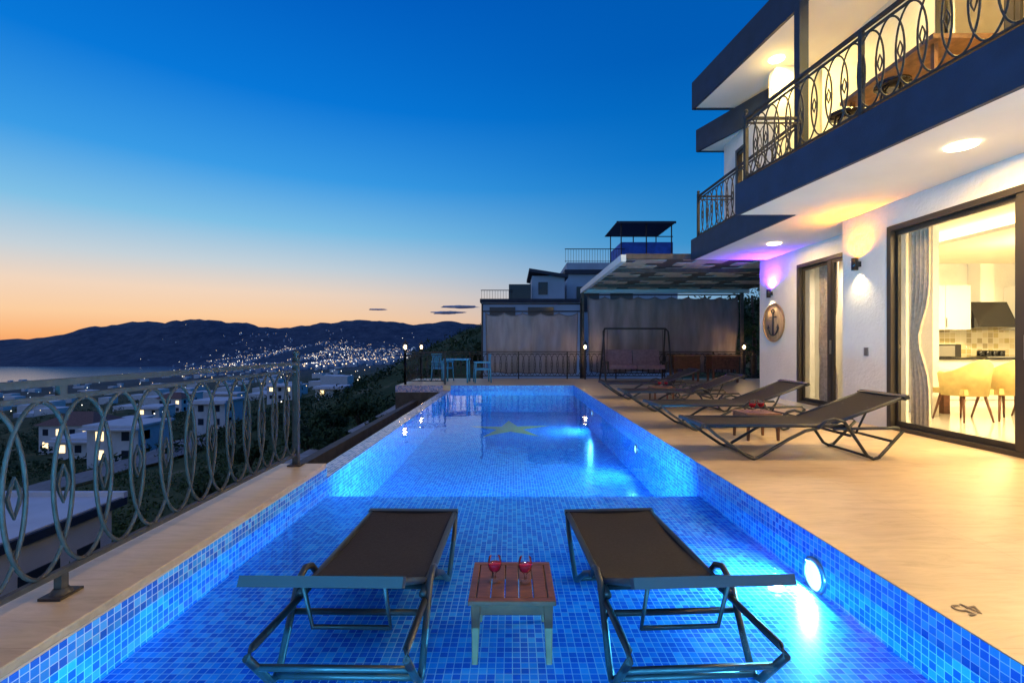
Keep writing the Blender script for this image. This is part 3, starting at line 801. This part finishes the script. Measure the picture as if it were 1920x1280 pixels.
slider(XU, 4.604, 6.498, 3.53, 5.998, 2, H, 'balcony_door')
slider(4.95, 10.104, 10.6, 3.9, 5.448, 1, H, 'window')
b = B()
b.box(X1+.1, 12, -.5, 11, .002, .012, 'gloss'); b.box(11.8, 12, -.5, 11, .013, CZ, 'white'); b.box(6, 12, 10.7, 10.9, .013, CZ, 'white')
b.box(X1+.25, 11.8, -.7, -.5, .013, CZ, 'white')
b.box(6.75, 6.85, 7.7, 10.69, .013, CZ-.001, 'white')
b.obj('interior_walls', H)
b = B(); b.box(7.3, 11.5, 3, 10.0, 2.86, 2.92, 'soffit'); b.box(7.4, 11.4, 3.1, 9.9, 2.925, 2.94, 'cove'); b.obj('ceiling_panel', H)
K = empty('kitchen')
M['backspl'] = mosaic('backsplash', (0, 2), .12, [(.5, .42, .2), (.62, .55, .35), (.4, .34, .2), (.7, .66, .5)], grout=(.75, .7, .6))
b = B()
b.box(7.1, 11.7, 10.08, 10.68, .02, .86, 'cab'); b.box(7.1, 11.7, 10.04, 10.68, .862, .90, 'black')
b.box(7.1, 11.7, 10.66, 10.695, .905, 1.5, 'backspl')
for i in range(8):
    x = 7.1+i*.55
    if i in (5, 6): continue
    b.box(x+.004, x+.546, 10.3, 10.69, 1.5, 2.45, 'cab'); b.box(x+.01, x+.03, 10.285, 10.3, 1.55, 1.75, 'metal')
hx0, hx1 = 9.88, 10.72
b.add([(hx0, 10.15, 1.55), (hx1, 10.15, 1.55), (hx1, 10.68, 1.5), (hx0, 10.68, 1.5), (hx0, 10.4, 2.1), (hx1, 10.4, 2.1), (hx1, 10.68, 2.1), (hx0, 10.68, 2.1)],
      [(0, 1, 5, 4), (1, 2, 6, 5), (0, 4, 7, 3), (4, 5, 6, 7), (0, 3, 2, 1)], 'black')
b.box(10.15, 10.45, 10.4, 10.69, 2.103, 3.0, 'cab')
b.box(9.0, 9.5, 10.15, 10.5, .905, 1.18, 'black'); b.box(9.02, 9.36, 10.14, 10.149, .93, 1.15, 'metal')
b.box(10.0, 10.6, 10.1, 10.5, .902, .93, 'metal')
for i in range(4): b.cyl((10.05+.15*i, 10.3, .93), .06, .12, 'black')
b.obj('units', K)
def dchair(x, y, r):
    b = B(); b.box(-.24, .24, -.24, .24, .42, .5, 'beige')
    n = 12; vs = []; fs = []
    for i in range(n+1):
        a = radians(-15+210*i/n); R = .29
        hz = .95-.20*abs(cos(a))**2
        for (rr, z) in ((R, .40), (R+.05, hz-.03), (R+.02, hz), (R-.03, hz-.02), (R-.06, .5)):
            vs.append((rr*cos(a), rr*sin(a), z))
    for i in range(n):
        for j in range(5): fs.append((i*5+j, i*5+(j+1) % 5, i*5+5+(j+1) % 5, i*5+5+j))
    b.add(vs, fs, 'beige', True)
    for sx in (-1, 1):
        for sy in (-1, 1): b.tube([(sx*.17, sy*.17, .42), (sx*.24, sy*.24, 0.012)], .022, 'wood', sides=8, r2=.012)
    b.obj('dining_chair', T=place(x, y, 0, r))
dchair(6.85, 7.3, 185); dchair(7.55, 7.4, 175); dchair(8.35, 7.55, 175)
b = B(); b.box(6.9, 9.4, 7.85, 8.8, .72, .76, 'cab'); b.box(7.2, 7.3, 8.0, 8.7, .013, .72, 'wood'); b.box(9.1, 9.2, 8.0, 8.7, .013, .72, 'wood')
b.obj('dining_table')
def drape(x, y0, y1, z0, z1, tie=True):
    b = B(); n = 50; m_ = 16; vs = []; fs = []
    for j in range(m_+1):
        t = j/m_; z = z0+(z1-z0)*t
        pinch = 1-.55*exp(-((t-.42)/.13)**2) if tie else 1
        for i in range(n+1):
            u = i/n; yy = y1+(y0-y1)*u*pinch
            vs.append((x+.03*sin(u*30+.6*sin(t*3)), yy, z))
    for j in range(m_):
        for i in range(n): fs.append((j*(n+1)+i, j*(n+1)+i+1, (j+1)*(n+1)+i+1, (j+1)*(n+1)+i))
    b.add(vs, fs, 'drape', True); b.obj('window_curtain')
drape(5.5, 6.3, 6.62, .03, 2.9); drape(6.2, 9.1, 9.7, .03, 2.9); drape(6.2, 7.8, 8.2, .03, 2.9)

DL = (1, .62, .20)
def downlight(x, y, z, e, r=.11, col=DL, gl=.035):
    E = empty('downlight'); b = B(); b.lathe([(r+.02, 0), (r+.02, -.012), (r, -.02), (r-.012, -.022), (0, -.023)], (x, y, z-.001), 'down', 28); b.obj('disc', E)
    light('downlight_lamp', 'AREA', (x, y, z-.035), e, col, r*1.6, (0, 0, -1), E)
    light('downlight_glow', 'POINT', (x, y, z-.30), e*gl, col, .03, parent=E)  # extra point lamp added below the disc to brighten the ceiling
downlight(4.40, 4.70, CZ, 105, gl=.015); downlight(4.6, 1.6, CZ, 105); downlight(5.0, 9.15, CZ, 40, .1, gl=.015)  # second of these is out of view, added to light the deck
downlight(4.75, -.8, CZ, 80)  # unseen too, added for more warm light on the deck
UL = (1, .68, .16)
downlight(4.85, 8.8, 6.4, 110, col=UL, gl=.08); downlight(5.1, 5.4, 6.4, 170, col=UL, gl=.2); downlight(5.2, 2.6, 6.4, 170, col=UL, gl=.2)
def sconce(x, y, z, cu, cd, eu, ed):
    E = empty('wall_sconce'); b = B(); b.cyl((x-.08, y, z-.09), .045, .18, 'black'); b.box(x-.05, x, y-.025, y+.025, z-.04, z+.04, 'black'); b.obj('body', E)
    light('sconce_up', 'SPOT', (x-.08, y, z+.10), eu, cu, .03, (.05, 0, 1), E, 160, .9)
    light('sconce_down', 'SPOT', (x-.08, y, z-.10), ed, cd, .03, (.12, 0, -1), E, 110, .8)
sconce(X1, 7.17, 2.36, (1, .34, .0), (1, .78, .4), 120, 34)
sconce(X2, 10.66, 2.31, (.13, .02, 1), (1, .75, .4), 560, 22)
A = empty('anchor_plaque'); cy, cz = 10.56, 1.66
b = B(); b.lathe([(0, -.02), (.40, -.02), (.40, 0)], (X2-.003, cy, cz), 'lightwood', 40, 'x'); b.obj('disc', A)
b = B(); b.tube([(X2-.03, cy+.41*cos(t*pi/20), cz+.41*sin(t*pi/20)) for t in range(40)], .018, 'rope', closed=True); b.obj('rope_rim', A)
xx = X2-.04
b = B(); b.tube([(xx, cy, cz-.27), (xx, cy, cz+.2)], .018, 'iron'); b.tube([(xx, cy-.13, cz+.12), (xx, cy+.13, cz+.12)], .014, 'iron')
b.tube([(xx, cy+.05*cos(t*pi/8), cz+.25+.05*sin(t*pi/8)) for t in range(16)], .012, 'iron', closed=True)
b.tube([(xx, cy+.2*cos(a), cz-.08+.2*sin(a)) for a in [pi+.25+(pi-.5)*i/14 for i in range(15)]], .018, 'iron')
for s in (-1, 1): b.add([(xx, cy+s*.2, cz-.02), (xx, cy+s*.13, cz-.12), (xx, cy+s*.25, cz-.14), (xx-.01, cy+s*.19, cz-.1)], [(0, 1, 3), (1, 2, 3), (2, 0, 3)], 'iron')
b.obj('anchor', A)
b = B(); b.box(X1-.012, X1, 7.0, 7.08, 1.0, 1.12, 'metal'); b.obj('wall_switch')
b = B(); b.box(X1-.012, X1, 7.0, 7.1, .38, .48, 'metal'); b.obj('wall_socket')
I = empty('ceiling_lamps')
for (x, y, e) in ((8.0, 5.5, 200), (9.3, 8.6, 200), (6.5, 5.0, 120), (6.6, 1.5, 140)):
    light('ceiling_lamp', 'AREA', (x, y, 2.8), e, (1, .74, .34), .6, (0, 0, -1), I)
light('ceiling_lamp', 'POINT', (8.4, 7.6, 2.3), 50, (1, .78, .4), .15, None, I)
light('ceiling_lamp', 'AREA', (6.4, 9.3, 2.8), 60, (1, .8, .5), .3, (0, 0, -1), I)
light('ceiling_lamp', 'AREA', (7.5, 5.5, 6.2), 160, (1, .8, .4), .6, (0, 0, -1), I)
light('ceiling_lamp', 'AREA', (6.5, 10.1, 5.6), 50, (1, .8, .4), .4, (0, 0, -1), I)
b = B(); b.box(4.3, 5.2, 4.9, 6.3, 4.28, 4.33, 'wood2')
for x in (4.4, 5.1):
    for y in (5.0, 6.2): b.tube([(x, y, 3.53), (x, y, 4.28)], .03, 'wood2', sides=4)
b.obj('balcony_table')
for (x, y) in ((4.15, 6.0), (4.2, 5.3)):
    b = B(); b.cyl((x, y, 4.0), .17, .04, 'black')
    for a in range(4): b.tube([(x+.1*cos(a*pi/2), y+.1*sin(a*pi/2), 4.0), (x+.19*cos(a*pi/2), y+.19*sin(a*pi/2), 3.53)], .014, 'iron')
    b.obj('bar_stool')

# ------------------------------------------------------------- PERGOLA
PG = empty('pergola'); b = B()
for i in range(16):
    for j in range(9):
        y0 = 11.25+i*.4; x0 = 2.65+j*.75-(.37 if i % 2 else 0); x1 = min(x0+.74, 8.7); x0 = max(x0, 2.65)
        b.box(x0, x1-.01, y0, y0+.385, 3.22+.02*((i+j) % 2), 3.24+.02*((i+j) % 2), 'slat_d' if (i+j) % 2 else 'slat_l')
b.obj('slats', PG)
b = B(); b.box(2.52, 2.64, 11.1, 17.7, 3.1, 3.26, 'beam'); b.box(2.642, 8.7, 17.58, 17.7, 3.1, 3.26, 'beam'); b.box(2.642, 8.7, 11.1, 11.2, 3.16, 3.28, 'slat_d')
for y in (12.8, 14.4, 16): b.box(2.642, 8.7, y, y+.08, 3.12, 3.215, 'slat_d')
for x in (2.58, 8.4): b.box(x-.05, x+.05, 17.5, 17.578, -.4, 3.1, 'slat_d')
b.obj('frame', PG)
def blind(x0, x1, y, z0, z1):
    b = B(); n = 220; m_ = 24; vs = []; fs = []; W_ = x1-x0; nb = round(W_/.62)
    for j in range(m_+1):
        t = j/m_
        for i in range(n+1):
            u = i/n; X = u*W_
            sag = .10*abs(sin(pi*u*nb))**.8*t**5
            fold = .03*sin(X*11+1.2*sin(t*2+X))+.10*noise.noise(Vector((X*1.6, t*.9, x0)))+.16*noise.noise(Vector((X*.6, t*2.5, x0+9)))
            diag = .05*abs(noise.noise(Vector((X*1.3+t*2.2, t*2-X*.4, x0+3))))
            vs.append((x0+X+(.05*(1-t) if u < .5 else -.05*(1-t)), y+fold+diag, z0+(z1-z0)*t-sag+.10*noise.noise(Vector((u*5, 3, x0)))*(1-t)))
    for j in range(m_):
        for i in range(n): fs.append((j*(n+1)+i, j*(n+1)+i+1, (j+1)*(n+1)+i+1, (j+1)*(n+1)+i))
    b.add(vs, fs, 'curtain', True)
    for j in (0, m_):
        b.tube([Vector(vs[j*(n+1)+i])+Vector((0, -.012, 0)) for i in range(0, n+1, 4)], .018, 'hem', sides=5)
    for i in (0, n):
        b.tube([Vector(vs[j*(n+1)+i])+Vector((0, -.012, 0)) for j in range(m_+1)], .02, 'hem', sides=5)
    for i in range(nb+1):
        xx = x0+W_*i/nb; b.tube([(xx, y, z1-.03), (xx, y-.02, z1+.07)], .008, 'iron', sides=4)
    b.tube([(x0-.1, y, z1+.07), (x1+.1, y, z1+.07)], .025, 'iron'); b.obj('fabric_blind')
blind(2.75, 8.15, 17.3, .22, 2.93); blind(-.95, 2.36, 17.35, .18, 2.34)
b = B(); b.tube([(-1.08, 17.4, -.5), (-1.08, 17.4, 2.7)], .035, 'iron'); b.tube([(2.5, 17.45, -.5), (2.5, 17.45, 2.9)], .035, 'iron'); b.tube([(-1.1, 17.4, 2.68), (2.5, 17.4, 2.68)], .025, 'iron'); b.obj('blind_posts')

def swing(x, y):
    b = B(); w = 1.05
    for s in (-1, 1):
        b.tube([(x+s*w, y-.5, 0), (x+s*w, y-.08, 1.62), (x+s*w*.94, y, 1.72), (x+s*w*.94, y+.05, 1.70), (x+s*w, y+.55, 0)], .028, 'iron', sides=8)
        b.tube([(x+s*w, y-.6, .03), (x+s*w, y+.6, .03)], .025, 'iron')
        b.tube([(x+s*.9, y, 1.68), (x+s*.9, y+.1, .55)], .01, 'iron', sides=5)
    b.tube([(x-w*.94, y, 1.72), (x+w*.94, y, 1.72)], .03, 'iron'); b.tube([(x-w, y+.5, .25), (x+w, y+.5, .25)], .02, 'iron')
    for (cx, cw) in ((x-.45, .44), (x+.45, .44)):
        b.box(cx-cw, cx+cw, y-.28, y+.3, .42, .55, 'cush')
        T = Matrix.Translation((cx, y+.33, .52)) @ Matrix.Rotation(radians(-14), 4, 'X'); b.box(-cw, cw, -.06, .07, 0, .52, 'cush', T)
    for s in (-1, 1): b.box(x+s*.94-.04, x+s*.94+.04, y-.28, y+.3, .6, .66, 'iron'); b.box(x+s*.94-.03, x+s*.94+.03, y-.28, y-.22, .4, .6, 'iron')
    o = b.obj('garden_swing'); bevel(o, .03, 2)
swing(4.0, 15.6)
def parmchair(x, y, r):
    b = B(); b.box(-.25, .25, -.25, .25, .40, .45, 'turq')
    for i in range(5): b.box(-.23+i*.1, -.17+i*.1, .23, .25, .45, .86, 'turq')
    b.box(-.26, .26, .22, .26, .82, .9, 'turq')
    for s in (-1, 1):
        b.box(s*.26-.025, s*.26+.025, -.25, .25, .62, .66, 'turq')
        for t in (-1, 1): b.tube([(s*.25, t*.22, .64), (s*.28, t*.25, 0)], .022, 'turq')
    b.obj('garden_chair', T=place(x, y, 0, r))
parmchair(-.95, 15.3, -80); parmchair(-2.3, 15.9, 60)
b = B(); b.box(-.4, .4, -.4, .4, .71, .75, 'turq')
for s in (-1, 1):
    for t in (-1, 1): b.tube([(s*.35, t*.35, .71), (s*.36, t*.36, 0)], .03, 'turq')
b.obj('garden_table', T=place(-1.75, 15.35, 0, 0))
def planter(x, y):
    b = B(); b.box(x-.42, x+.42, y-.25, y+.25, .42, .82, 'wood')
    b.box(x-.45, x+.45, y-.28, y+.28, .822, .87, 'wood2')
    for s in (-1, 1):
        for t in (-1, 1): b.box(x+s*.38-.03, x+s*.38+.03, y+t*.21-.03, y+t*.21+.03, 0, .42, 'wood')
    b.obj('wooden_chest')
planter(6.75, 15.4); planter(5.7, 15.9)

# ------------------------------------------------------------- neighbour houses behind
NB = empty('neighbour_house'); b = B()
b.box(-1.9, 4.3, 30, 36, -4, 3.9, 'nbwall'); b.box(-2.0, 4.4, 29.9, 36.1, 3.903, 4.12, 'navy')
b.box(1.3, 3.4, 31, 36, 4.123, 5.7, 'nbwall'); b.obj('walls', NB)
b = B(); b.add([(1.1, 30.7, 6.15), (3.6, 30.7, 5.75), (3.6, 36.3, 5.75), (1.1, 36.3, 6.15), (1.1, 30.7, 5.95), (3.6, 30.7, 5.55), (3.6, 36.3, 5.55), (1.1, 36.3, 5.95)], [(0, 1, 2, 3), (7, 6, 5, 4), (0, 4, 5, 1), (1, 5, 6, 2), (2, 6, 7, 3), (3, 7, 4, 0)], 'navy'); b.obj('roof', NB)
b = B(); b.box(-.2, 1.2, 30.5, 31.5, 4.123, 5.1, 'nglass'); b.box(-1.4, .2, 29.93, 29.99, 2.6, 3.6, 'nglass'); b.box(1, 2.6, 29.93, 29.99, 2.6, 3.6, 'nglass'); b.box(1.7, 2.3, 30.95, 30.99, 4.5, 5.3, 'nglass'); b.obj('windows', NB)  # first box is the dark water heater block on the roof
b = B()
for i in range(12): b.tube([(-1.9+i*.17, 30, 4.12), (-1.9+i*.17, 30, 4.65)], .012, 'iron', sides=4)
b.tube([(-1.95, 30, 4.66), (.05, 30, 4.66)], .025, 'iron'); b.obj('roof_railing', NB)
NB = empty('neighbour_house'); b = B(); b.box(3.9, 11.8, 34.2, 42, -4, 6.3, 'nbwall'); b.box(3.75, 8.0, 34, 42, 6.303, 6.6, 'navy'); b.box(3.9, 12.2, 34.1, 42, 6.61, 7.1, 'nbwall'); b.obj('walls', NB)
b = B()
for i in range(22): b.tube([(3.8+i*.19, 34.1, 7.1), (3.8+i*.19, 34.1, 8.05)], .014, 'iron', sides=4)
b.tube([(3.75, 34.1, 8.07), (8, 34.1, 8.07)], .03, 'iron'); b.tube([(3.75, 34.1, 7.2), (8, 34.1, 7.2)], .02, 'iron'); b.obj('roof_railing', NB)
b = B(); b.box(7.8, 11.5, 34.3, 38, 7.1, 8.6, 'blue')
for x in (7.8, 9.6, 11.4):
    for y in (34.3, 38): b.tube([(x, y, 7.1), (x, y, 10)], .05, 'iron', sides=4)
b.tube([(7.8, 34.3, 9.0), (11.5, 34.3, 9.0)], .04, 'iron', sides=4)
for i in range(14): b.box(7.4, 11.6, 34+i*.32, 34.18+i*.32, 9.9, 9.96, 'navy')
b.box(7.4, 11.6, 33.9, 34, 9.85, 10.0, 'navy'); b.obj('roof_canopy', NB)
b = B(); b.box(4.6, 6.2, 34.13, 34.19, 3.6, 5.4, 'nglass'); b.box(7, 8.6, 34.13, 34.19, 3.6, 5.4, 'nglass'); b.obj('windows', NB)
